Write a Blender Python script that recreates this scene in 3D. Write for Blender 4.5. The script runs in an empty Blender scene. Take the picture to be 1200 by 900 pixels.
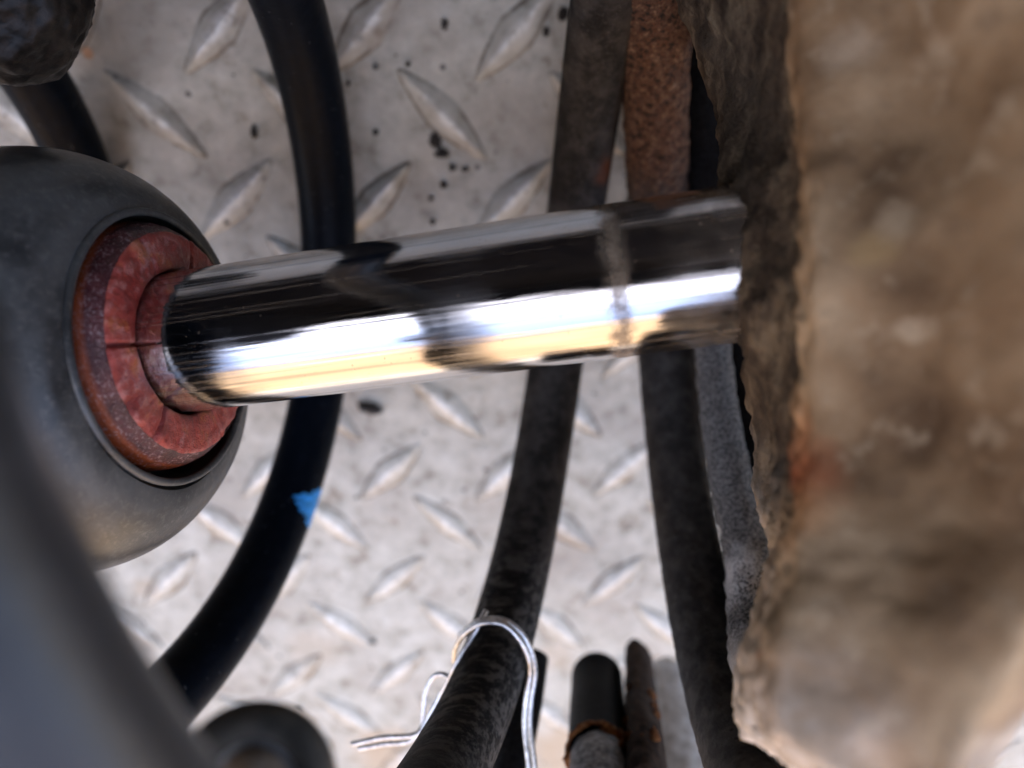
import bpy, math, random
import numpy as np
from mathutils import Vector, Matrix, noise

random.seed(7)
rng = np.random.default_rng(7)
S = bpy.context.scene
COL = S.collection
MM = 0.001

# ------------------------------------------------------------------ camera, sky, sun, exposure
CAM_H = 0.188
PITCH = math.radians(23)
cam_d = bpy.data.cameras.new('camera')
cam = bpy.data.objects.new('camera', cam_d); COL.objects.link(cam)
cam.location = (0, 0, CAM_H); cam.rotation_euler = (-PITCH, 0, 0)
cam_d.sensor_width = 36; cam_d.lens = 26; cam_d.clip_start = 0.004; cam_d.clip_end = 200
cam_d.dof.use_dof = True; cam_d.dof.focus_distance = 0.113; cam_d.dof.aperture_fstop = 9.5
cam_d.dof.aperture_blades = 0
S.camera = cam

SUN_EL, SUN_AZ = math.radians(52), math.radians(-18)      # azimuth: direction the light comes from, clockwise from +Y
world = bpy.data.worlds.new('World'); S.world = world; world.use_nodes = True
wn = world.node_tree.nodes; wl = world.node_tree.links
wn.clear()
sky = wn.new('ShaderNodeTexSky'); sky.sky_type = 'NISHITA'; sky.sun_disc = False
sky.sun_elevation = SUN_EL; sky.sun_rotation = SUN_AZ; sky.dust_density = 6.0; sky.air_density = 0.75; sky.ozone_density = 0.3
bg = wn.new('ShaderNodeBackground'); bg.inputs[1].default_value = 0.15
wo = wn.new('ShaderNodeOutputWorld')
wl.new(sky.outputs[0], bg.inputs[0]); wl.new(bg.outputs[0], wo.inputs[0])
sun_d = bpy.data.lights.new('sun', 'SUN'); sun_d.energy = 4.0; sun_d.angle = math.radians(.5); sun_d.color = (1, .92, .82)
sun = bpy.data.objects.new('sun', sun_d); COL.objects.link(sun)
sdir = Vector((math.sin(SUN_AZ) * math.cos(SUN_EL), math.cos(SUN_AZ) * math.cos(SUN_EL), math.sin(SUN_EL)))
sun.rotation_euler = sdir.to_track_quat('Z', 'Y').to_euler()
S.view_settings.view_transform = 'Standard'; S.view_settings.look = 'None'
S.view_settings.exposure = 3.35; S.view_settings.gamma = 1.0
S.view_settings.use_curve_mapping = False
S.cycles.use_denoising = True
S.cycles.max_bounces = 8
S.cycles.caustics_reflective = False

# ------------------------------------------------------------------ helpers
F = 26 / 36 * 1200
sp, cp = math.sin(PITCH), math.cos(PITCH)

def c2w(q):
    """metric point (right, up, depth in mm) seen from where the photographer stood -> world metres"""
    x, y, d = q[..., 0], q[..., 1], q[..., 2]
    return np.stack([x, y * cp - d * sp, CAM_H / MM - y * sp - d * cp], -1) * MM

def at(px, py, d):
    return np.array([(px - 600) / F * d, (450 - py) / F * d, d], float)

def W(pts):
    return c2w(np.array([at(*p[:3]) for p in pts]))

def floor_at(px, py, z=0.0):
    u, v = (px - 600) / F, (450 - py) / F
    k = (CAM_H - z) / (cp + sp * v)
    return np.array([u * k, (-sp + v * cp) * k, z])

def nz(p, s, off=0.0, octs=3):
    return noise.fractal(Vector((p[0] * s + off, p[1] * s + off * .7, p[2] * s - off)), 0.9, 2.0, octs)

def catmull(P, n):
    P = np.asarray(P, float)
    Q = np.vstack([2 * P[0] - P[1], P, 2 * P[-1] - P[-2]])
    m = len(P) - 1
    t = np.linspace(0, m, n)
    i = np.minimum(t.astype(int), m - 1); f = (t - i)[:, None]
    a, b, c, d = Q[i], Q[i + 1], Q[i + 2], Q[i + 3]
    return .5 * (2 * b + (c - a) * f + (2 * a - 5 * b + 4 * c - d) * f ** 2 + (3 * b - a - 3 * c + d) * f ** 3)

def tag(o, label=None, cat=None, group=None, kind=None):
    if label: o['label'] = label
    if cat: o['category'] = cat
    if group: o['group'] = group
    if kind: o['kind'] = kind
    return o

def empty(name, loc):
    o = bpy.data.objects.new(name, None); COL.objects.link(o); o.location = loc
    o.empty_display_size = .01
    return o

def mesh(name, V, Fc, m, parent=None, smooth=True, uv=None):
    """V in world metres; parented children keep their place"""
    V = np.asarray(V, float)
    org = np.zeros(3)
    if parent is not None:
        org = np.array(parent['_org'] if '_org' in parent else parent.location)
    me = bpy.data.meshes.new(name)
    me.from_pydata((V - org).tolist(), [], [tuple(int(i) for i in f) for f in Fc])
    if smooth: me.polygons.foreach_set('use_smooth', [True] * len(me.polygons))
    me.materials.append(m)
    me.update()
    o = bpy.data.objects.new(name, me); COL.objects.link(o)
    if parent is not None: o.parent = parent
    return o

def grid_faces(n, m, closed=True):
    Fc = []
    for i in range(n - 1):
        for j in range(m if closed else m - 1):
            k = (j + 1) % m
            Fc.append((i * m + j, i * m + k, (i + 1) * m + k, (i + 1) * m + j))
    return Fc

def tube(P, R, seg=28, cap=True, disp=None, flat=1.0):
    P = np.asarray(P, float); n = len(P)
    R = np.broadcast_to(np.asarray(R, float), (n,))
    T = np.gradient(P, axis=0); T /= np.linalg.norm(T, axis=1)[:, None]
    u = np.cross(T[0], [0, 0, 1.]); 
    if np.linalg.norm(u) < .1: u = np.cross(T[0], [1., 0, 0])
    V = []
    th = np.linspace(0, 2 * np.pi, seg, endpoint=False)
    for i in range(n):
        u = u - T[i] * (u @ T[i]); u /= np.linalg.norm(u)
        w = np.cross(T[i], u)
        ring = P[i] + R[i] * (np.cos(th)[:, None] * u + flat * np.sin(th)[:, None] * w)
        if disp:
            ring = np.array([P[i] + (q - P[i]) * (1 + disp(q)) for q in ring])
        V.append(ring)
    V = np.vstack(V)
    Fc = grid_faces(n, seg)
    if cap:
        Fc.append(tuple(range(seg))[::-1]); Fc.append(tuple((n - 1) * seg + j for j in range(seg)))
    return V, Fc

def join(*parts):
    V, Fc, k = [], [], 0
    for v, f in parts:
        V.append(v); Fc += [tuple(i + k for i in g) for g in f]; k += len(v)
    return np.vstack(V), Fc

# ---- node materials
class NT:
    def __init__(s, name):
        s.m = bpy.data.materials.new(name); s.m.use_nodes = True
        s.t = s.m.node_tree; s.t.nodes.clear()
        s.out = s.t.nodes.new('ShaderNodeOutputMaterial')
        s.b = s.t.nodes.new('ShaderNodeBsdfPrincipled')
        s.t.links.new(s.b.outputs[0], s.out.inputs[0])
        s.co = s.t.nodes.new('ShaderNodeTexCoord')
    def n(s, ty, **kw):
        nd = s.t.nodes.new(ty)
        for k, v in kw.items(): setattr(nd, k, v)
        return nd
    def set(s, sock, v):
        if isinstance(v, bpy.types.NodeSocket): s.t.links.new(v, sock)
        elif isinstance(v, (tuple, list)) and len(v) == 3 and sock.type == 'RGBA': sock.default_value = (*v, 1)
        else: sock.default_value = v
    def P(s, **kw):
        for k, v in kw.items(): s.set(s.b.inputs[k.replace('_', ' ')], v)
    def geo(s): return s.n('ShaderNodeNewGeometry').outputs['Position']
    def map(s, vec, scale=(1, 1, 1), loc=(0, 0, 0), rot=(0, 0, 0)):
        mp = s.n('ShaderNodeMapping'); s.set(mp.inputs[0], vec)
        mp.inputs['Scale'].default_value = scale; mp.inputs['Location'].default_value = loc; mp.inputs['Rotation'].default_value = rot
        return mp.outputs[0]
    def noise(s, vec, scale, detail=4, rough=.6, dist=0.0):
        nd = s.n('ShaderNodeTexNoise'); s.set(nd.inputs['Vector'], vec)
        nd.inputs['Scale'].default_value = scale; nd.inputs['Detail'].default_value = detail
        nd.inputs['Roughness'].default_value = rough; nd.inputs['Distortion'].default_value = dist
        return nd.outputs[0]
    def voro(s, vec, scale, rnd=1.0):
        nd = s.n('ShaderNodeTexVoronoi'); s.set(nd.inputs['Vector'], vec)
        nd.inputs['Scale'].default_value = scale; nd.inputs['Randomness'].default_value = rnd
        return nd.outputs['Distance']
    def ss(s, v, a, b, lo=0.0, hi=1.0):
        nd = s.n('ShaderNodeMapRange', interpolation_type='SMOOTHSTEP'); s.set(nd.inputs[0], v)
        nd.inputs[1].default_value = a; nd.inputs[2].default_value = b; nd.inputs[3].default_value = lo; nd.inputs[4].default_value = hi
        return nd.outputs[0]
    def math(s, op, a, b=0.0, clamp=False):
        nd = s.n('ShaderNodeMath', operation=op, use_clamp=clamp); s.set(nd.inputs[0], a); s.set(nd.inputs[1], b)
        return nd.outputs[0]
    def mix(s, f, a, b, mode='MIX'):
        nd = s.n('ShaderNodeMix', data_type='RGBA', blend_type=mode); s.set(nd.inputs[0], f); s.set(nd.inputs[6], a); s.set(nd.inputs[7], b)
        return nd.outputs[2]
    def ramp(s, v, stops):
        nd = s.n('ShaderNodeValToRGB'); s.set(nd.inputs[0], v)
        e = nd.color_ramp.elements
        while len(e) < len(stops): e.new(.5)
        for k, (p, c) in enumerate(stops): e[k].position = p; e[k].color = (*c, 1)
        return nd.outputs[0]
    def xyz(s, vec):
        nd = s.n('ShaderNodeSeparateXYZ'); s.set(nd.inputs[0], vec); return nd.outputs
    def bump(s, h, strength=.3, dist=.001, nrm=None):
        nd = s.n('ShaderNodeBump'); s.set(nd.inputs['Height'], h)
        nd.inputs['Strength'].default_value = strength; nd.inputs['Distance'].default_value = dist
        if nrm is not None: s.set(nd.inputs['Normal'], nrm)
        return nd.outputs[0]
    def blob(s, p, r0, r1, vec=None, wob=0.0, ws=300):
        """1 inside a patch round the world point p"""
        v = s.geo() if vec is None else vec
        d = s.n('ShaderNodeVectorMath', operation='DISTANCE'); s.set(d.inputs[0], v); d.inputs[1].default_value = tuple(p)
        x = d.outputs['Value']
        if wob: x = s.math('ADD', x, s.math('MULTIPLY', s.math('SUBTRACT', s.noise(v, ws), .5), wob))
        return s.ss(x, r0, r1, 1.0, 0.0)

# ------------------------------------------------------------------ strut axis (mm, photographer's frame)
AL = at(240, 398, 112); AR = at(800, 318.8, 102.1)
AX = (AR - AL) / np.linalg.norm(AR - AL)
b_ = np.array([0, 0, 1.]) - AX * AX[2]; b_ /= np.linalg.norm(b_)
u_ = np.cross(b_, AX); u_ = u_ if u_[1] > 0 else -u_
def axpt(s): return AL + AX * s
def s_of_px(px):
    ss = np.linspace(-80, 200, 5601); q = AL + ss[:, None] * AX - np.array([0, 0, 10.67])
    return ss[np.abs(600 + F * q[:, 0] / q[:, 2] - px).argmin()]

RINGX = AX + np.array([0, -.026, -.042]); RINGX /= np.linalg.norm(RINGX)      # the rubber parts sit slightly cocked on the rod
def lathe(prof, seg=96, off=(0, 0), disp=None, ax=None):
    """prof: (s, r) in mm round the strut axis, theta 0 = away from viewer, 90 = up in the picture"""
    th = np.linspace(0, 2 * np.pi, seg, endpoint=False)
    V = []
    A_ = RINGX if ax is None else ax
    b_ = np.array([0, 0, 1.]) - A_ * A_[2]; b_ /= np.linalg.norm(b_)
    u_ = np.cross(b_, A_); u_ = u_ if u_[1] > 0 else -u_
    for s, r in prof:
        ro = np.full(seg, float(r)); so = np.full(seg, float(s))
        if disp: so, ro = disp(so, ro, th)
        V.append(AL + so[:, None] * A_ + (ro * np.cos(th) + off[0])[:, None] * b_ + (ro * np.sin(th) + off[1])[:, None] * u_)
    return c2w(np.vstack(V)), grid_faces(len(prof), seg)

# axis frame in world, used by materials through empties' object space
ax_w = Vector(c2w(axpt(1.)) - c2w(axpt(0.))).normalized()

def axis_s(t):
    """signed position along the strut axis in mm, from world position"""
    d = t.n('ShaderNodeVectorMath', operation='DOT_PRODUCT')
    sub = t.n('ShaderNodeVectorMath', operation='SUBTRACT'); t.set(sub.inputs[0], t.geo()); sub.inputs[1].default_value = tuple(c2w(axpt(0.)))
    t.set(d.inputs[0], sub.outputs[0]); d.inputs[1].default_value = tuple(ax_w)
    return t.math('MULTIPLY', d.outputs['Value'], 1000.0)
def axis_vec(t, along=1.0, across=1.0):
    """world position in mm with the strut axis as Z, scaled"""
    r = ax_w.to_track_quat('Z', 'Y').to_matrix().inverted().to_euler()
    sub = t.n('ShaderNodeVectorMath', operation='SUBTRACT'); t.set(sub.inputs[0], t.geo()); sub.inputs[1].default_value = tuple(c2w(axpt(0.)))
    v = t.map(sub.outputs[0], rot=tuple(r))
    return t.map(v, scale=(1000 * across, 1000 * across, 1000 * along))

# ------------------------------------------------------------------ materials
def m_floor(tread=False):
    t = NT('worn_plate'); g = t.map(t.geo(), scale=(1000, 1000, 1000))
    big = t.noise(g, .028, 5, .6); mid = t.noise(g, .14, 5, .65); fine = t.noise(g, .9, 4, .7)
    c = t.ramp(mid, [(.32, (.25, .225, .175)), (.45, (.43, .41, .345)), (.58, (.515, .495, .425)), (.70, (.60, .58, .51))])
    c = t.mix(t.ss(big, .48, .64, 0, .6), c, (.36, .32, .265))
    c = t.mix(t.ss(fine, .55, .75, 0, .35), c, (.30, .29, .265))
    # tan mud dried on the plate towards the wire and the bottom edge
    for px, py, r, k in ((450, 880, 16, .75), (660, 880, 18, .7), (370, 760, 12, .3), (650, 770, 9, .35), (100, 60, 7, .3), (340, 850, 12, .4), (175, 690, 6, .5)):
        msk = t.blob(floor_at(px, py), r * .3 * MM, r * MM, wob=.012, ws=120)
        c = t.mix(t.math('MULTIPLY', msk, k), c, (.46, .34, .22))
    for px, py, r in ((103, 62, 1.6), (1, 2, 1)):
        c = t.mix(t.blob(floor_at(px, py), .6 * r * MM, r * MM, wob=.001), c, (.55, .30, .16))
    st = t.noise(t.map(g, loc=(9, 40, 0)), .075, 6, .72)
    c = t.mix(t.ss(st, .57, .68, 0, .6), c, (.19, .14, .09))
    # small dark specks
    v = t.voro(t.map(g, scale=(.11, .11, .11)), 1.0)
    c = t.mix(t.math('MULTIPLY', t.ss(v, .05, .11, 1, 0), t.ss(big, .42, .5)), c, (.12, .11, .10))
    v2 = t.voro(t.map(g, scale=(.33, .33, .33), loc=(3, 7, 0)), 1.0)
    c = t.mix(t.math('MULTIPLY', t.ss(v2, .05, .14, .75, 0), t.ss(mid, .5, .56)), c, (.22, .2, .18))
    if tread:
        z = t.xyz(t.co.outputs['Object'])[2]
        zz = t.math('ADD', t.math('MULTIPLY', z, 1000.0), t.math('MULTIPLY', t.math('SUBTRACT', t.noise(g, .35), .5), .7))
        rnd = t.n('ShaderNodeObjectInfo').outputs['Random']
        zz = t.math('SUBTRACT', zz, t.math('MULTIPLY', t.math('SUBTRACT', rnd, .5), .25))
        dirt = t.math('MULTIPLY', t.ss(zz, .05, .5, 1, 0), t.ss(zz, -.25, .0))
        c = t.mix(t.math('MULTIPLY', dirt, t.ss(t.noise(g, .09), .36, .58, .15, .95)), c, (.115, .09, .062))
        wear = t.math('MULTIPLY', t.ss(zz, .75, 1.35), t.ss(t.noise(g, .5, 4), .35, .6, .2, 1))
        c = t.mix(t.math('MULTIPLY', wear, .85), c, (.76, .75, .70))
        t.P(Metallic=t.math('MULTIPLY', wear, .3))
    t.P(Base_Color=c, Roughness=t.ss(mid, .3, .7, .34, .55), Specular_IOR_Level=.35)
    h = t.math('ADD', t.math('MULTIPLY', mid, 1.0), t.math('MULTIPLY', fine, .25))
    t.P(Normal=t.bump(h, .5, .0012))
    return t.m

def m_coil_gloss():
    t = NT('glossy_black_paint'); g = t.map(t.geo(), scale=(1000, 1000, 1000))
    n = t.noise(g, .5, 4); d = t.voro(t.map(g, scale=(.45, .45, .45)), 1)
    c = t.mix(t.ss(n, .45, .75, 0, .6), (.0022, .0036, .0065), (.006, .0085, .014))
    c = t.mix(t.ss(d, .06, .1, .5, 0), c, (.12, .13, .14))
    t.P(Base_Color=c, Roughness=t.ss(n, .3, .7, .30, .42), Specular_IOR_Level=.05, Normal=t.bump(n, .12, .0008))
    return t.m

def m_coil_dusty():
    t = NT('dusty_black_paint'); g = t.map(t.geo(), scale=(1000, 1000, 1000))
    n = t.noise(g, .22, 5, .65); f = t.noise(g, 1.6, 4, .7)
    scr = t.noise(t.map(g, scale=(.12, .9, .5), rot=(0, 0, .25)), 1.0, 5, .7)
    wp = Vector(W([(575, 800, 138)])[0])
    near = t.blob(wp, .012, .045)
    c = t.mix(t.ss(n, .35, .7), (.014, .0125, .011), (.056, .050, .045))
    scm = t.math('MULTIPLY', near, t.ss(scr, .44, .60))
    c = t.mix(t.math('MULTIPLY', near, .85), c, (.012, .012, .012))
    c = t.mix(t.math('MULTIPLY', scm, .55), c, (.20, .185, .165))
    c = t.mix(t.ss(f, .60, .74, 0, .6), c, (.012, .010, .009))
    c = t.mix(t.math('MULTIPLY', t.ss(f, .44, .34), .35), c, (.12, .11, .098))
    c = t.mix(t.math('MULTIPLY', t.blob(W([(724, 205, 158)])[0], .001, .006, wob=.004, ws=260), .9), c, (.16, .045, .012))
    c = t.mix(t.math('MULTIPLY', t.blob(W([(668, 488, 166)])[0], .0005, .003, wob=.003, ws=400), .6), c, (.3, .29, .27))
    t.P(Base_Color=c, Roughness=.62, Specular_IOR_Level=.08, Normal=t.bump(t.math('ADD', f, n), .35, .0009))
    return t.m

def m_coil_brown():
    t = NT('matte_brown_black_paint'); g = t.map(t.geo(), scale=(1000, 1000, 1000))
    n = t.noise(g, .3, 5, .65); f = t.noise(g, .75, 6, .7); v = t.voro(t.map(g, scale=(.4, .4, .4)), 1)
    c = t.mix(t.ss(n, .35, .7), (.024, .0215, .0195), (.066, .060, .054))
    c = t.mix(t.ss(v, .08, .2, .8, 0), c, (.018, .015, .013))
    y = t.xyz(t.geo())[1]
    rust = t.math('MULTIPLY', t.ss(t.math('ADD', y, t.math('MULTIPLY', t.math('SUBTRACT', n, .5), .03)), -.034, -.016), 1.0)
    f2 = t.noise(t.map(g, loc=(5, 2, 8)), 2.2, 5, .75)
    rc = t.ramp(t.math('ADD', t.math('MULTIPLY', t.math('ADD', t.math('MULTIPLY', f, .6), t.math('MULTIPLY', f2, .4)), 1.5), -.25), [(.36, (.006, .005, .004)), (.44, (.022, .015, .011)), (.49, (.15, .062, .030)), (.54, (.030, .024, .020)), (.60, (.17, .088, .050)), (.68, (.26, .18, .12))])
    c = t.mix(rust, c, rc)
    h = t.math('ADD', t.math('MULTIPLY', n, .5), t.math('MULTIPLY', f, t.ss(rust, 0, 1, .4, 1.4)))
    t.P(Base_Color=c, Roughness=.8, Specular_IOR_Level=.25, Normal=t.bump(h, .6, .0012))
    return t.m

def m_simple(name, base, rough=.5, metal=0.0, var=.35, scale=.4, bumpd=.0005, spec=.5, second=None):
    t = NT(name); g = t.map(t.geo(), scale=(1000, 1000, 1000))
    n = t.noise(g, scale, 5, .65)
    s2 = second or tuple(x * (1 + var) for x in base)
    c = t.mix(t.ss(n, .35, .68), tuple(x * (1 - var) for x in base) if not second else base, s2)
    t.P(Base_Color=c, Roughness=rough, Metallic=metal, Specular_IOR_Level=spec, Normal=t.bump(n, .4, bumpd))
    return t.m

def m_chrome():
    t = NT('chrome'); s = axis_s(t)
    v = axis_vec(t)
    fine = t.noise(v, 2.2, 4, .75); mid = t.noise(v, .35, 4, .6)
    streak = t.noise(axis_vec(t, along=.006, across=.9), 1.0, 4, .6)
    streak_f = t.noise(axis_vec(t, along=.02, across=3.2), 1.0, 3, .6)
    s0 = s_of_px(735)
    wob = t.math('ADD', s, t.math('ADD', t.math('MULTIPLY', t.math('SUBTRACT', fine, .5), 2.0), t.math('MULTIPLY', t.math('SUBTRACT', mid, .5), 3.4)))
    ring = t.ss(t.math('ABSOLUTE', t.math('SUBTRACT', wob, s0)), .3, 2.5, 1, 0)
    dirt = t.math('MULTIPLY', ring, t.ss(mid, .3, .55, .55, .95))
    # light dusty film beyond the ring, towards the casting
    film = t.math('MULTIPLY', t.ss(wob, s0 + 2, s0 + 14), t.ss(t.noise(v, .22, 5), .36, .58, .14, .75))
    # dark band painted as a coil's reflection; haze only roughens
    coil_reflection = t.math('MULTIPLY', t.ss(t.math('ABSOLUTE', t.math('SUBTRACT', wob, s_of_px(270))), -.5, 5.2, 1, 0), .75)
    haze = t.ss(t.math('ABSOLUTE', t.math('SUBTRACT', wob, s_of_px(555))), 1.0, 7.0, .13, 0)
    pit = t.math('MULTIPLY', t.ss(t.voro(v, .9), .07, .13, 1, 0), t.ss(t.noise(v, .12, 3), .5, .58))
    dirt = t.math('MAXIMUM', dirt, t.math('MULTIPLY', pit, .8))
    # thin dull lines rubbed along the stroke, and dust dots
    line = t.noise(axis_vec(t, along=.012, across=1.9), 1.0, 2, .5)
    dirt = t.math('MAXIMUM', dirt, t.math('MULTIPLY', t.ss(line, .57, .66), .38))
    dust = t.math('MULTIPLY', t.ss(t.voro(v, 1.7), .08, .15, 1, 0), t.ss(t.noise(v, .16, 3), .47, .58))
    dirt = t.math('MAXIMUM', dirt, t.math('MULTIPLY', dust, .5))
    t.P(Metallic=1.0, Base_Color=t.mix(t.math('MULTIPLY', coil_reflection, t.ss(streak_f, .3, .7, .25, .85)), (.60, .60, .615), (.26, .30, .37)),
        Roughness=t.math('ADD', t.math('ADD', t.ss(streak_f, .35, .75, .03, .13), t.math('ADD', t.math('MULTIPLY', coil_reflection, .12), haze)), t.math('MULTIPLY', film, .22)))
    t.P(Normal=t.bump(t.math('ADD', streak, t.math('MULTIPLY', streak_f, .12)), .22, .00035))
    d = t.n('ShaderNodeBsdfPrincipled')
    t.set(d.inputs['Base Color'], t.ramp(fine, [(.35, (.13, .092, .060)), (.52, (.215, .160, .105)), (.66, (.30, .235, .165))])); d.inputs['Roughness'].default_value = .85
    t.set(d.inputs['Normal'], t.bump(fine, .5, .0006))
    mx = t.n('ShaderNodeMixShader'); t.set(mx.inputs[0], t.math('ADD', t.math('MULTIPLY', dirt, .92), t.math('MULTIPLY', film, .35), True))
    t.t.links.new(t.b.outputs[0], mx.inputs[1]); t.t.links.new(d.outputs[0], mx.inputs[2]); t.t.links.new(mx.outputs[0], t.out.inputs[0])
    return t.m

def m_urethane(cone=False):
    t = NT('red_urethane_' + ('side' if cone else 'face')); g = t.map(t.geo(), scale=(1000, 1000, 1000))
    n = t.noise(g, .22, 5, .62); f = t.noise(g, 2.0, 4, .75); m2 = t.noise(g, .7, 4, .6)
    if cone:
        s = axis_s(t)
        c = t.mix(t.ss(n, .35, .65), (.045, .007, .010), (.105, .022, .024))
        c = t.mix(t.ss(s, -6.7, -5.7, .85, 0), c, (.34, .07, .018))
        c = t.mix(t.math('MULTIPLY', t.ss(f, .52, .64), t.ss(n, .35, .6, .2, .65)), c, (.42, .30, .30))
        t.P(Roughness=.24, Normal=t.bump(t.math('ADD', f, m2), .55, .0006))
    else:
        c = t.ramp(n, [(.32, (.17, .016, .014)), (.46, (.34, .042, .030)), (.58, (.42, .066, .045)), (.68, (.52, .14, .04))])
        bloom = t.math('MULTIPLY', t.ss(m2, .46, .66), t.ss(t.noise(g, .13, 3), .38, .6, .15, .7))
        c = t.mix(bloom, c, (.58, .25, .22))
        c = t.mix(t.ss(f, .60, .76, 0, .5), c, (.62, .42, .37))
        t.P(Roughness=.34, Normal=t.bump(t.math('ADD', m2, t.math('MULTIPLY', f, .4)), .6, .001))
    t.P(Base_Color=c, Subsurface_Weight=.06, Subsurface_Radius=(1.0, .25, .15), Subsurface_Scale=.002)
    return t.m

def m_boot():
    t = NT('black_rubber_dusty'); g = t.map(t.geo(), scale=(1000, 1000, 1000))
    n = t.noise(g, .07, 5, .62); f = t.noise(g, 1.0, 5, .7); sc = t.noise(t.map(g, scale=(.5, .08, .3), rot=(0, 0, .5)), 1, 4, .7)
    c = t.mix(t.ss(n, .38, .66), (.022, .023, .0235), (.085, .087, .085))
    c = t.mix(t.math('MULTIPLY', t.ss(f, .50, .66), .5), c, (.13, .126, .115))
    c = t.mix(t.math('MULTIPLY', t.ss(sc, .56, .7), .35), c, (.13, .128, .122))
    low = t.blob(W([(120, 668, 140)])[0], .004, .026, wob=.014, ws=160)
    c = t.mix(t.math('MULTIPLY', low, t.ss(f, .42, .62, .0, .45)), c, (.15, .12, .09))
    t.P(Base_Color=c, Roughness=t.ss(n, .35, .65, .30, .5), Specular_IOR_Level=.55, Normal=t.bump(t.math('ADD', n, t.math('MULTIPLY', f, .25)), .25, .0008))
    return t.m

def m_mud():
    t = NT('mud_caked_rust'); g = t.map(t.geo(), scale=(1000, 1000, 1000))
    n = t.noise(g, .075, 3, .5); m2 = t.noise(t.map(g, loc=(31, 5, 9)), .20, 4, .55); f = t.noise(g, 1.1, 5, .7)
    c = t.ramp(n, [(.32, (.125, .072, .035)), (.44, (.245, .150, .076)), (.54, (.33, .212, .112)), (.66, (.44, .305, .175))])
    c = t.mix(t.ss(m2, .56, .72, 0, .7), c, (.50, .37, .23))
    c = t.mix(t.ss(m2, .30, .42, .35, 0), c, (.15, .095, .055))
    c = t.mix(t.ss(f, .55, .72, 0, .35), c, (.42, .32, .21))
    c = t.mix(t.ss(f, .28, .44, .4, 0), c, (.12, .08, .055))
    xs = t.xyz(t.geo())
    ab = t.n('ShaderNodeAttribute', attribute_name='side_shade').outputs['Fac']
    side_shade = t.ss(t.math('ADD', ab, t.math('MULTIPLY', t.math('SUBTRACT', m2, .5), .7)), .25, .7)
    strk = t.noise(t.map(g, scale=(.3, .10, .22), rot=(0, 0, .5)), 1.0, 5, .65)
    c = t.mix(t.math('MULTIPLY', side_shade, .92), c, t.ramp(strk, [(.36, (.016, .011, .007)), (.5, (.065, .044, .027)), (.64, (.17, .125, .075))]))  # shade of the left side face painted in as streaky dark brown
    low = t.ss(t.math('ADD', t.xyz(t.geo())[1], t.math('MULTIPLY', t.math('SUBTRACT', n, .5), .03)), -.072, -.040, 1, 0)
    c = t.mix(t.math('MULTIPLY', low, .72), c, t.mix(t.ss(m2, .4, .6), (.50, .42, .32), (.76, .68, .57)))
    for px, py, d, r, col in ((952, 560, 77, 4.6, (.34, .085, .03)), (943, 605, 76, 4.0, (.56, .26, .10)), (948, 505, 79, 3.6, (.48, .22, .10)), (962, 620, 76, 3.2, (.62, .50, .30)), (905, 783, 74, 1.6, (.50, .13, .06)), (908, 842, 74, 1.5, (.16, .06, .04)), (950, 480, 80, 3, (.5, .30, .15)), (1022, 295, 72, 2.4, (.42, .27, .12)), (992, 55, 76, 2.6, (.46, .34, .22)), (965, 225, 78, 2.0, (.48, .35, .21)), (1050, 262, 72, 2.2, (.48, .35, .21)), (985, 275, 76, 1.8, (.46, .34, .2))):
        c = t.mix(t.math('MULTIPLY', t.blob(W([(px, py, d)])[0], .35 * r * MM, r * 1.3 * MM, wob=.004, ws=260), .7), c, col)
    t.P(Base_Color=c, Roughness=.9, Specular_IOR_Level=.2, Normal=t.bump(t.math('ADD', t.math('MULTIPLY', f, t.ss(side_shade, 0, 1, .2, 1)), t.math('MULTIPLY', m2, t.ss(side_shade, 0, 1, .2, 1))), .6, .0014))
    return t.m

def m_gray_dust():
    t = NT('grey_dusty_rubber'); g = t.map(t.geo(), scale=(1000, 1000, 1000))
    n = t.noise(g, .2, 5, .6); f = t.noise(g, 1.7, 5, .75)
    c = t.mix(t.ss(f, .4, .62), (.07, .07, .069), (.30, .295, .285))
    c = t.mix(t.math('MULTIPLY', t.blob(W([(868, 672, 132)])[0], .0022, .0075, wob=.006, ws=250), t.ss(f, .35, .5, .35, 1)), c, (.70, .70, .69))
    c = t.mix(t.math('MULTIPLY', t.blob(W([(893, 690, 130)])[0], .002, .008, wob=.004, ws=250), t.ss(f, .36, .58, 1, .2)), c, (.03, .03, .03))
    c = t.mix(t.blob(W([(880, 790, 118)])[0], .002, .010, wob=.005, ws=200), c, (.50, .46, .41))
    t.P(Base_Color=c, Roughness=.9, Specular_IOR_Level=.2, Normal=t.bump(f, .7, .0011))
    return t.m

def m_rust():
    t = NT('orange_rust'); g = t.map(t.geo(), scale=(1000, 1000, 1000))
    n = t.noise(g, .9, 5, .7)
    c = t.ramp(n, [(.32, (.05, .02, .012)), (.45, (.22, .075, .025)), (.56, (.48, .19, .06)), (.7, (.62, .38, .20))])
    t.P(Base_Color=c, Roughness=.9, Specular_IOR_Level=.2, Normal=t.bump(n, .9, .002))
    return t.m

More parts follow.
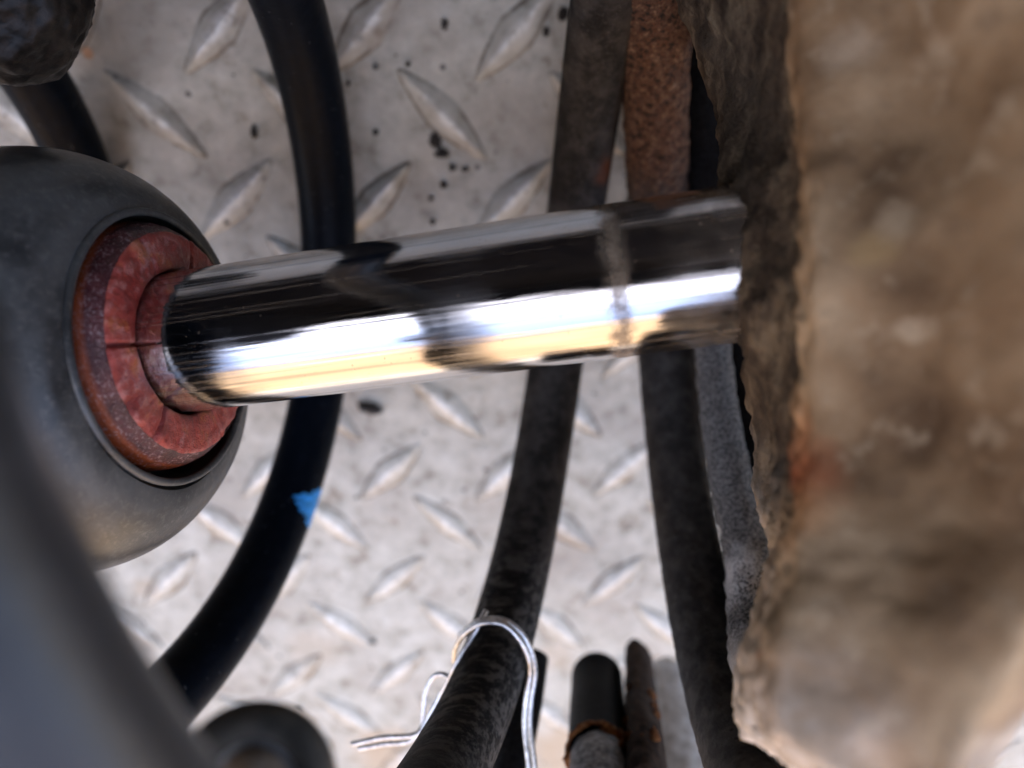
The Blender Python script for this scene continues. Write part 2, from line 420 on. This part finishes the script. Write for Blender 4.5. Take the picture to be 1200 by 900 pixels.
FLOOR_M, TREAD_M = m_floor(), m_floor(True)
GLOSS, DUSTY, BROWN = m_coil_gloss(), m_coil_dusty(), m_coil_brown()
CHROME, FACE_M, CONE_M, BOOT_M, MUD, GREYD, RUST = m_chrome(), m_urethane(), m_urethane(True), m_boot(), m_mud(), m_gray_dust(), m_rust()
BLACKFILL = m_simple('black_filler', (.009, .009, .010), .8, var=.6, scale=1.2, spec=.15)
BLUE = m_simple('blue_paint', (.02, .30, .80), .6, var=.25, scale=1.0)
WIRE = m_simple('galvanised_wire', (.62, .63, .64), .28, metal=1.0, var=.25, scale=1.0)
STUBM = m_simple('black_coating', (.0025, .003, .003), .45, var=.5, scale=.5, spec=.015)
COREM = m_simple('bare_grey_metal', (.20, .20, .205), .6, metal=.4, var=.55, scale=.8)
DARKRUST = m_simple('dark_rusty_steel', (.014, .009, .007), .8, scale=.5, second=(.055, .034, .024), spec=.1)
PITTED = m_simple('dark_pitted_metal', (.004, .003, .002), .42, scale=.5, second=(.024, .016, .011), spec=.25)
HOSE = m_simple('grey_brown_rubber', (.05, .045, .037), .8, scale=.2, second=(.11, .095, .075), spec=.15)
GRIT = m_simple('dark_grit', (.035, .03, .026), .8, var=.4)
TAN = m_simple('tan_grime', (.36, .23, .13), .7, scale=.3, second=(.55, .42, .30))

# ------------------------------------------------------------------ setting: floor, ground, added off-frame van and wall
def box(x0, x1, y0, y1, z0, z1):
    V = [(x, y, z) for x in (x0, x1) for y in (y0, y1) for z in (z0, z1)]
    return np.array(V, float), [(0, 1, 3, 2), (4, 6, 7, 5), (0, 4, 5, 1), (2, 3, 7, 6), (0, 2, 6, 4), (1, 5, 7, 3)]

V, Fc = box(-.9, .9, -.75, .55, -.006, 0)
floor = tag(mesh('floor', V, Fc, FLOOR_M, smooth=False), kind='structure')

# raised treads, pressed in two crossing directions
def tread_mesh():
    nu, nv = 29, 15
    V = []
    for i in range(nu):
        u = -1 + 2 * i / (nu - 1)
        hw = 4.3 * max(0.0, (1 - abs(u) ** 1.25)) ** .85 + .5
        for j in range(nv):
            v = -1 + 2 * j / (nv - 1)
            ridge = max(0.0, 1 - abs(v) ** 1.1)
            h = 1.75 * ridge * (1 - abs(u) ** 1.7) ** .7 if abs(u) < 1 else 0
            h *= 1 - .10 * math.cos(u * math.pi) 
            V.append((u * 14.2 * MM, v * hw * MM, (h - .12) * MM))
    me = bpy.data.meshes.new('tread')
    Fc = grid_faces(nu, nv, False)
    me.from_pydata(V, [], Fc); me.polygons.foreach_set('use_smooth', [True] * len(Fc)); me.materials.append(TREAD_M); me.update()
    return me
TM = tread_mesh()
SC = CAM_H / .182
for fam, x0, y0, ang in (('b', -16, -9.5, -44), ('f', 1.0, 8.5, 45)):
    for r in range(-7, 4):
        for k in range(-8, 8):
            y = (y0 + 37.4 * r) * SC
            x = (x0 + 33.2 * k + .022 * (y - y0)) * SC
            if not (-215 < x < 190): continue
            o = bpy.data.objects.new('tread', TM); COL.objects.link(o); o.parent = floor
            o.location = (x * MM + random.gauss(0, .0004), y * MM + random.gauss(0, .0004), 0)
            o.rotation_euler = (0, 0, math.radians(ang + random.gauss(0, 1.2)))
            o.scale = (random.uniform(.95, 1.05), random.uniform(.9, 1.1), random.uniform(.85, 1.1))

# off-frame ground, with a van and wall added to shape reflections and shade
GROUND = m_simple('sandy_ground', (.17, .155, .13), .9, scale=.002, second=(.24, .22, .185))
ADDED_VAN_M = m_simple('added_van_dark', (.004, .0045, .007), .8, scale=.01, spec=.1)
ADDED_WALL_M = m_simple('added_wall_tan', (.11, .072, .038), .9, scale=.0006, second=(.18, .12, .065))
V, Fc = box(-60, 60, -60, 60, -.65, -.6)
tag(mesh('ground', V, Fc, GROUND, smooth=False), kind='structure')
V, Fc = join(box(-2.6, 2.6, .56, .62, -.55, 1.45), box(-2.6, 2.6, .06, .56, 1.40, 1.45), box(-.76, -.70, -.25, .555, -.55, 1.395))  # unseen van added for the chrome's dark band; left wall shades left-facing faces
tag(mesh('added_van', V, Fc, ADDED_VAN_M, smooth=False), kind='structure')
V, Fc = box(-14, 14, -9.3, -9, -.6, 9.5)  # unseen tan wall added for the warm band in the chrome
tag(mesh('added_wall', V, Fc, ADDED_WALL_M, smooth=False), kind='structure')

# ------------------------------------------------------------------ chrome rod
rod = empty('shock_absorber_rod', c2w(axpt(0.)))
tag(rod, 'shiny chrome rod with a tan ring of grime around it, crossing the middle', 'metal rod')
RR = 10.67
prof = [(s, RR) for s in np.linspace(-9, 120, 90)]
V, Fc = lathe(prof, 160, ax=AX)
mesh('rod_shaft', V, Fc, CHROME, rod)

# ------------------------------------------------------------------ bump stop
bump = empty('bump_stop', c2w(axpt(-4.)))
tag(bump, 'cracked red-brown rubber bump stop around the left end of the chrome rod', 'bump stop')
CR = [math.radians(a) for a in (183, 236, 296, 118, 77)]       # radial cracks
CD = [1.2, .7, .6, .8, .6]
def crack(th, w=.018):
    d = np.zeros_like(th)
    for a, k in zip(CR, CD):
        e = np.abs((th - a + np.pi) % (2 * np.pi) - np.pi)
        d += k * np.exp(-(e / w) ** 2)
    return d
def rough(amp, sc, seed):
    def f(so, ro, th):
        nn = np.array([nz((r * math.cos(a), r * math.sin(a), s), sc, seed) for s, r, a in zip(so, ro, th)])
        return so + amp * nn - crack(th) * amp * 3.2, ro + amp * .6 * nn
    return f
OFF = (0, -.15)
prof = [(-12, 10.75), (-6, 10.75), (-3.9, 10.85), (-3.4, 11.0), (-3.1, 11.3), (-2.98, 11.7), (-2.92, 12.4), (-2.9, 13.3), (-2.9, 14.2), (-2.95, 15.1), (-3.05, 15.9), (-3.25, 16.5), (-3.5, 16.8)]
V, Fc = lathe(prof, 420, OFF, rough(.26, .42, 3.3)); mesh('face_ring', V, Fc, FACE_M, bump)
prof = catmull([(-3.48, 16.75), (-3.9, 17.2), (-5.0, 18.0), (-6.4, 18.6), (-9, 19.0), (-16, 19.0)], 30)
V, Fc = lathe(prof, 260, OFF, lambda so, ro, th: (so, ro + .10 * np.array([nz((r * math.cos(a), r * math.sin(a), s), .5, 9) for s, r, a in zip(so, ro, th)])))
mesh('side_wall', V, Fc, CONE_M, bump)

# ------------------------------------------------------------------ rubber boot
boot = empty('rubber_boot', c2w(axpt(-30.)))
tag(boot, 'dusty black rubber dome with the red bump stop sitting in its hole', 'rubber boot')
outer = catmull([(-5.9, 20.9), (-6.1, 22), (-6.8, 24), (-8.6, 26.6), (-11.8, 29.4), (-16.5, 31.5), (-22.5, 32.5), (-30, 32.2), (-38, 30.4), (-45, 27), (-50, 23)], 60)
def wob(so, ro, th): return so, ro + .15 * np.sin(3 * th + 1) + .1 * np.sin(7 * th)
V, Fc = lathe(outer, 180, (0, -1.15), wob); mesh('dome', V, Fc, BOOT_M, boot)
rim = [(-5.85 + .6 * math.sin(a), 20.45 + .6 * math.cos(a)) for a in np.linspace(-.6, 2 * math.pi - 1.2, 16)] + [(-9, 20.1), (-19, 20.1)]
V, Fc = lathe(rim, 160, (0, -.6)); mesh('rim_lip', V, Fc, BOOT_M, boot)

# ------------------------------------------------------------------ coil spring (helix round the strut)
def coil_axis():
    a = np.array([.94178, .0976, -.32175 + 0]) + np.array([0, -.082, .214]); a /= np.linalg.norm(a)
    b = np.array([0, 0, 1.]) - a * a[2]; b /= np.linalg.norm(b)
    u = np.cross(b, a); u = u if u[1] > 0 else -u
    return at(240, 398, 132) + np.array([0, -2.583, -13.241]), a, b, u
HC, HA, HB, HU = coil_axis(); HR = 67.07
def win(ph):
    m = np.mod(ph, 2 * np.pi)
    a = np.clip((m - 1.35) / 1.35, 0, 1); b = np.clip((4.9 - m) / 1.0, 0, 1)
    return a * a * (3 - 2 * a) * b * b * (3 - 2 * b)
def helix(ph, s):
    return HC + s[:, None] * HA + HR * (1 + .18 * win(ph) * np.exp(-((np.mod(ph, 2 * np.pi) - 2.96) / 1.265) ** 2))[:, None] * (np.cos(ph)[:, None] * HB + np.sin(ph)[:, None] * HU)
def s_main(ph):
    return -.4 + 58.8 * ph / (2 * np.pi) + 1.05 * np.sin(ph) + win(ph) * (8.46 * ((1 - np.cos(ph)) / 2) ** 2 - 22.97 * np.exp(-((np.mod(ph, 2 * np.pi) - 2.055) / 1.065) ** 2))
spring = empty('coil_spring', c2w(helix(np.array([0.]), np.array([0.])))[0])
tag(spring, 'black coil spring looping behind and in front of the chrome rod', 'coil spring')
WR = 6.55 * MM
def coil(p0, p1, m, label, n=150, cap=True):
    ph = np.linspace(p0, p1, n)
    V, Fc = tube(c2w(helix(ph, s_main(ph))), WR, 36, cap)
    return tag(mesh('coil', V, Fc, m, spring), label)
TP = 2 * math.pi
SKYLIT = m_simple('sky_lit_black', (.022, .0235, .027), .42, var=.3, scale=.12, spec=.4)  # paler copy of the black paint: sky sheen on the front turn
coil(-TP - 1.9, -TP + 1.9, GLOSS, 'black turn at the far left, behind the rubber boot')
coil(-TP + 1.9, -2.3, GLOSS, 'turn passing in front at the far left')
coil(-2.3, 1.9, GLOSS, 'glossy black turn with a blue paint mark')
coil(1.9, TP - 2.3, SKYLIT, 'out-of-focus black turn in front, lower left')
coil(TP - 2.3, TP + 1.95, DUSTY, 'dusty brown-black turn with wire tied to it')
# blue paint on the outer flank of the middle turn
ph0 = -.52
nU, nV = 22, 14
V = []
for i in range(nU):
    ph = ph0 + (i / (nU - 1) - .5) * .155
    c0 = helix(np.array([ph]), s_main(np.array([ph])))[0]
    c1 = helix(np.array([ph + .01]), s_main(np.array([ph + .01])))[0]
    tq = (c1 - c0) / np.linalg.norm(c1 - c0)
    w = -c0 / np.linalg.norm(c0); w -= tq * (w @ tq); w /= np.linalg.norm(w)      # towards viewer
    r = np.cross(tq, w); r = r if r[0] > 0 else -r
    e = 1 - abs(i / (nU - 1) - .42) / .58
    reach = .35 + 1.5 * max(0, e) ** .8 + .10 * math.sin(i * 2.1) + .06 * math.sin(i * 5.3)
    for j in range(nV):
        a = 1.9 - j / (nV - 1) * reach
        V.append(c0 + 6.58 * (math.cos(a) * w + math.sin(a) * r))
mesh('paint_mark', c2w(np.array(V)), grid_faces(nU, nV, False), BLUE, spring)

# ------------------------------------------------------------------ last, rusty coil beside the casting
ph = np.linspace(-1.75, 1.7, 320)
P = helix(ph, 84.5 - 25.8 * ph / TP)
V, Fc = tube(c2w(P), WR * 1.02, 56, True, disp=lambda q: .03 * nz(q, 700, 2) + ((.06 * nz(q, 380, 5) + .05 * nz(q, 1100, 1)) if q[1] > -.03 else 0))
o = mesh('spring_end_coil', V, Fc, BROWN)
tag(o, 'matte brown-black end coil, rusty at the top, beside the grey spring pad', 'spring coil')

# ------------------------------------------------------------------ rubber pad between the coil and the casting
pad = empty('spring_pad', W([(850, 500, 150)])[0])
tag(pad, 'grey dusty rubber spring pad with chalky patch, curving beside the rusty casting', 'rubber pad')
P = catmull([(826, 330, 158), (834, 400, 156), (843, 480, 152), (857, 560, 147), (876, 640, 140), (888, 710, 132), (900, 780, 122), (925, 850, 112), (960, 920, 104)], 90)
R = np.interp(np.linspace(0, 1, 90), [0, .3, .5, .75, 1], [3.6, 3.9, 4.6, 6.0, 6.0]) * MM
V, Fc = tube(W(P), R, 30, True, disp=lambda q: .10 * nz(q, 420, 4) + .05 * nz(q, 1300, 1))
mesh('pad_lip', V, Fc, GREYD, pad)
P = catmull([(818, -60, 158), (826, 120, 166), (846, 300, 168), (868, 450, 164), (880, 540, 158), (900, 650, 150), (930, 760, 140)], 70)
V, Fc = tube(W(P), 8.2 * MM, 26, True, disp=lambda q: .08 * nz(q, 500, 8))
mesh('gap_shade', V, Fc, BLACKFILL, pad)  # black tube filling the dark gap, standing in for its shade

# ------------------------------------------------------------------ rusty casting on the right
def casting():
    rows = [  # y, xA, dA, xB, dB
        (-90, 792, 116, 905, 88), (0, 800, 116, 912, 88), (120, 838, 114, 922, 87), (230, 848, 101, 930, 83), (330, 862, 94, 936, 80),
        (420, 874, 97, 934, 81), (520, 886, 110, 928, 82), (590, 890, 108, 926, 80), (632, 902, 98, 922, 78), (690, 896, 92, 916, 75),
        (760, 872, 90, 898, 73), (820, 866, 88, 892, 72), (865, 884, 86, 910, 71), (905, 950, 84, 968, 70), (960, 1045, 82, 1060, 68)]
    sec = []
    for y, xa, da, xb, db in rows:
        xr = np.interp(y, [-90, 450, 640, 760, 900, 960], [1330, 1330, 1300, 1210, 1130, 1100])
        xc = .62 * xb + .38 * xr; xd = .25 * xb + .75 * xr
        dr = np.interp(y, [-90, 500, 960], [58, 58, 62])
        pts = [(xa + 55, y, da + 22), (xa + 8, y, da + 7), (xa, y, da - 2), (.55 * xa + .45 * xb, y, .45 * da + .55 * db), (xb - 3, y, db + 1), (xb + 9, y, db - min(5, .15 * (db - dr))),
               (.8 * xb + .2 * xc, y, db - min(9, .3 * (db - dr))), (xc, y, .5 * db + .5 * dr), (xd, y, .1 * db + .9 * dr), (xr, y, dr + 1), (xr + 30, y, dr + 14), (xr - 40, y, 120)]
        sec.append(np.array([at(*p) for p in pts]))
    sec = np.array(sec)                                     # rows x pts x 3
    n1, n2 = 190, 150
    closed = np.concatenate([sec, sec[:, :1]], 1)
    A = np.array([catmull(closed[i], n2 + 1)[:-1] for i in range(len(rows))])
    A = np.stack([catmull(A[:, j], n1) for j in range(n2)], 1)
    W_ = c2w(A)
    # normals
    du = np.gradient(W_, axis=0); dv = np.roll(W_, -1, 1) - np.roll(W_, 1, 1)
    N = np.cross(du, dv); N /= np.linalg.norm(N, axis=-1)[..., None] + 1e-12
    cen = W_.mean((1,), keepdims=True)
    if (N * (W_ - cen)).sum(-1).mean() < 0: N = -N
    out = W_.copy()
    for i in range(n1):
        for j in range(n2):
            p = W_[i, j]
            q = (p[0], p[1] * .55, p[2])
            k = j * 12 / n2; fr = 1.0 if k < 4.6 else max(.08, 1 - (k - 4.6) * .6)
            d = (.35 + .55 * fr) * nz(q, 170, 1.0, 3) + fr * (.55 * nz(p, 420, 4.0, 3) + .28 * nz(p, 1100, 2.0, 2))
            out[i, j] = p + N[i, j] * d * .0011
    global SIDE_SHADE
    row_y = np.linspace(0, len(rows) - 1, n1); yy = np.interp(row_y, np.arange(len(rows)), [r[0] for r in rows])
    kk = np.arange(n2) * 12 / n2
    SIDE_SHADE = (np.clip(np.interp(kk, [0, 4.1, 4.9, 12], [1, 1, 0, 0]), 0, 1)[None] * np.clip((650 - yy) / 120, 0, 1)[:, None]).reshape(-1)  # mask of the side face whose shade is painted into the colour
    V = out.reshape(-1, 3)
    Fc = grid_faces(n1, n2)
    Fc.append(tuple(range(n2))[::-1]); Fc.append(tuple((n1 - 1) * n2 + j for j in range(n2)))
    return V, Fc
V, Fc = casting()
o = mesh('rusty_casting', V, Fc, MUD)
at_ = o.data.attributes.new('side_shade', 'FLOAT', 'POINT'); at_.data.foreach_set('value', SIDE_SHADE.astype(np.float32))
tag(o, 'large mud-caked rusty casting filling the right side, chrome rod running into it', 'metal casting')

# ------------------------------------------------------------------ dark lump, upper left
def lump(c, rad, seed, amp):
    n1, n2 = 60, 80; V = []
    for i in range(n1):
        a = math.pi * (i + .5) / n1
        for j in range(n2):
            b = 2 * math.pi * j / n2
            d = np.array([math.sin(a) * math.cos(b), math.sin(a) * math.sin(b), math.cos(a)])
            k = 1 + amp * nz(d, 2.2, seed) + amp * .5 * nz(d, 6, seed + 2) + amp * .2 * nz(d, 15, seed)
            V.append(c + d * rad * k)
    Fc = grid_faces(n1, n2); Fc.append(tuple(range(n2))[::-1]); Fc.append(tuple((n1 - 1) * n2 + j for j in range(n2)))
    return np.array(V), Fc
V, Fc = lump(W([(-8, -14, 112)])[0], np.array([.0135, .0135, .011]), 2, .07)
o = mesh('metal_knuckle', V, Fc, PITTED)
tag(o, 'dark pitted metal knuckle in the upper left corner', 'metal part')

# ------------------------------------------------------------------ tie wire round the dusty coil
wire = empty('tie_wire', W([(568, 760, 140)])[0])
tag(wire, 'twisted galvanised wire tied round the dusty coil near the bottom', 'wire')
def strand(pts, r=.52, n=120):
    P = W(catmull(pts, n)); 
    V, Fc = tube(P, r * MM, 12)
    mesh('strand', V, Fc, WIRE, wire)
strand([(570, 715, 139), (558, 737, 138), (545, 760, 138), (534, 780, 139), (526, 797, 141), (516, 815, 143), (505, 835, 144), (496, 853, 145), (482, 862, 145), (450, 864, 146), (412, 872, 147)])
strand([(532, 775, 146), (533, 762, 144), (540, 748, 141), (556, 734, 138), (574, 729, 136), (592, 733, 136), (608, 749, 137), (619, 772, 139), (621, 792, 141), (617, 818, 142), (615, 850, 142), (619, 890, 141), (624, 940, 140)])
strand([(538, 745, 143), (558, 729, 139.5), (577, 725, 137.5), (596, 729, 137.5), (613, 745, 138.5), (624, 769, 140), (627, 792, 142), (623, 818, 143), (621, 850, 143), (626, 890, 142), (631, 940, 141)])
strand([(527, 795, 141), (519, 790, 142), (508, 793, 143), (499, 811, 144), (496, 835, 145), (494, 852, 146), (480, 868, 146), (450, 872, 147), (420, 877, 148)])

# ------------------------------------------------------------------ broken black rod end and rusty flange, bottom
stub = empty('broken_rod_end', W([(700, 850, 160)])[0])
tag(stub, 'short black-coated rod end with a rusty cracked edge, beside the orange rust flakes', 'broken rod')
cl = catmull([(699, 778, 196), (700, 805, 186), (701, 845, 168), (703, 890, 150)], 40)
tt = np.linspace(0, 1, 40)
V, Fc = tube(W(cl), 6.6 * MM * np.clip(np.sqrt(np.clip(1 - (1 - np.clip(tt / .22, 0, 1)) ** 2, 0.0004, 1)), 0.02, 1), 36, True)
mesh('coating', V, Fc, STUBM, stub)
cl = catmull([(702, 884, 153), (703, 905, 144), (704, 950, 132)], 30)
V, Fc = tube(W(cl), 5.9 * MM, 32, True, disp=lambda q: .04 * nz(q, 500, 2)); mesh('core', V, Fc, COREM, stub)
a = np.linspace(0, TP, 60)
cc = W([(703, 889, 150.5)])[0]; c2 = W([(703.2, 896, 147.5)])[0]
tq = (c2 - cc) / np.linalg.norm(c2 - cc); e1 = np.cross(tq, [0, 0, 1]); e1 /= np.linalg.norm(e1); e2 = np.cross(tq, e1)
ringp = np.array([cc + 6.3 * MM * (math.cos(x) * e1 + math.sin(x) * e2) + tq * MM * (1.1 * math.sin(2 * x + .5) + .5 * math.sin(7 * x)) for x in a])
V, Fc = tube(ringp, 1.0 * MM, 10, True, disp=lambda q: .7 * nz(q, 1100, 3)); mesh('rust_edge', V, Fc, RUST, stub)

fl = empty('rusty_flange', W([(752, 850, 160)])[0])
tag(fl, 'thin dark flange with flaking orange rust, right of the black rod end', 'metal flange')
cl = catmull([(748, 762, 200), (750, 790, 186), (753, 830, 168), (757, 870, 150), (760, 930, 134)], 60)
Pc = W(cl)
rr = np.interp(np.linspace(0, 1, 60), [0, .08, 1], [.6, 3.3, 3.6]) * MM
V, Fc = tube(Pc, rr, 26, True, disp=lambda q: .10 * nz(q, 420, 3), flat=1.6); mesh('web', V, Fc, DARKRUST, fl)
for k in range(26):
    t = random.random() ** .7; i = int(24 + t * 22)
    tc = np.array(cam.location) - Pc[i]; tc /= np.linalg.norm(tc)
    c0 = Pc[i] + tc * random.uniform(5.0, 6.0) * MM + np.array([random.uniform(-3.6, 2.2), random.uniform(-1, 1), 0]) * MM
    V, Fc = lump(c0, np.array([random.uniform(.6, 1.9), random.uniform(.8, 2.4), random.uniform(.4, .9)]) * MM, k, .5)
    sel = None
    if k == 0: FV, FF = [V], list(Fc); cnt = len(V)
    else: FF += [tuple(q + cnt for q in f) for f in Fc]; FV.append(V); cnt += len(V)
tag(mesh('rust_flakes', np.vstack(FV), FF, RUST, fl), kind='stuff')

# pale filler added between the flange and the end coil, no known part
P = catmull([(782, 770, 214), (787, 810, 205), (796, 860, 194), (806, 930, 180)], 40)
V, Fc = tube(W(P), np.interp(np.linspace(0, 1, 40), [0, .1, 1], [1, 5, 7]) * MM, 24, True, disp=lambda q: .06 * nz(q, 400, 2), flat=.5)
CHALK = m_simple('chalky_metal', (.36, .34, .315), .75, scale=.25, second=(.66, .66, .65))
o = mesh('pale_filler', V, Fc, CHALK); tag(o, 'pale chalky filler shape between the rusty flange and the end coil', 'metal tab')

# added dark filler strip behind the wire, no known part
P = catmull([(622, 770, 172), (614, 820, 164), (604, 870, 156), (596, 930, 148)], 30)
V, Fc = tube(W(P), 4.2 * MM, 20, True); o = mesh('dark_filler', V, Fc, BLACKFILL)
tag(o, 'dark filler strip hidden behind the wire loop at the bottom', 'rubber strip')

# ------------------------------------------------------------------ bushing ring, bottom left
bush = empty('bushing', W([(298, 915, 66)])[0])
tag(bush, 'out-of-focus dark rubber bushing with a tan inner sleeve at the bottom left', 'bushing')
cc = at(298, 922, 66)
def ringpts(r, n=72): return np.array([cc + np.array([r * math.cos(x), r * .95 * math.sin(x), 1.2 * math.sin(x)]) for x in np.linspace(0, TP, n)])
V, Fc = tube(c2w(ringpts(5.7)), 1.7 * MM, 18, False); mesh('outer_ring', V, Fc, HOSE, bush)
V, Fc = tube(c2w(ringpts(3.7)), .7 * MM, 14, False); mesh('sleeve', V, Fc, CHALK, bush)
dsk = [cc + np.array([0, 0, -.4])] + [cc + np.array([3.4 * math.cos(x), 3.3 * math.sin(x), -.6]) for x in np.linspace(0, TP, 40, endpoint=False)] + [cc + np.array([3.4 * math.cos(x), 3.3 * math.sin(x), 4.5]) for x in np.linspace(0, TP, 40, endpoint=False)]
Fc = [(0, 1 + (j + 1) % 40, 1 + j) for j in range(40)] + [(1 + j, 1 + (j + 1) % 40, 41 + (j + 1) % 40, 41 + j) for j in range(40)] + [tuple(41 + j for j in range(40))]
mesh('core', c2w(np.array(dsk)), Fc, TAN, bush)

# ------------------------------------------------------------------ crumbs of dirt
GS = []
for px, py, w, h in ((521, 28, 5, 8), (500, 152, 0, 0), (520, 217, 6, 6), (507, 260, 4, 6), (440, 155, 5, 5), (298, 155, 6, 11), (440, 78, 4, 4), (478, 75, 4, 4), (660, 16, 8, 10), (640, 38, 5, 7), (437, 752, 7, 7), (530, 196, 6, 5), (510, 165, 10, 14), (518, 180, 12, 7), (350, 832, 7, 8), (418, 583, 3, 3), (505, 233, 4, 4), (545, 198, 6, 4), (408, 98, 3, 5), (265, 260, 5, 5)):
    if not w: continue
    p = floor_at(px, py, .0004); d = 190 / F * MM
    GS.append(lump(p, np.array([w * d * .45, h * d * .45, .0004]), len(GS), 1.1))
for k in range(90):
    p = floor_at(random.uniform(0, 900), random.uniform(-50, 900), .0002)
    r = random.uniform(.15, .42) * MM
    n = 5; V = np.array([p + [r * math.cos(a), r * math.sin(a) * random.uniform(.5, 1.2), 0] for a in np.linspace(0, TP, 6, endpoint=False)] + [p + [0, 0, r * .7]])
    GS.append((V, [(j, (j + 1) % 6, 6) for j in range(6)]))
V, Fc = join(*GS)
tag(mesh('grit', V, Fc, GRIT), 'dark crumbs of grit scattered on the pale plate', 'grit', kind='stuff')
p = floor_at(434, 479, .0008)
V, Fc = lump(p, np.array([.0033, .0015, .0013]), 31, .3)
M = Matrix.Rotation(math.radians(-14), 3, 'Z')
V = np.array([np.array(M @ Vector(v - p)) + p for v in V])
tag(mesh('dirt_crumb', V, Fc, GRIT), 'oblong dark crumb lying on the plate just below the rod', 'crumb')
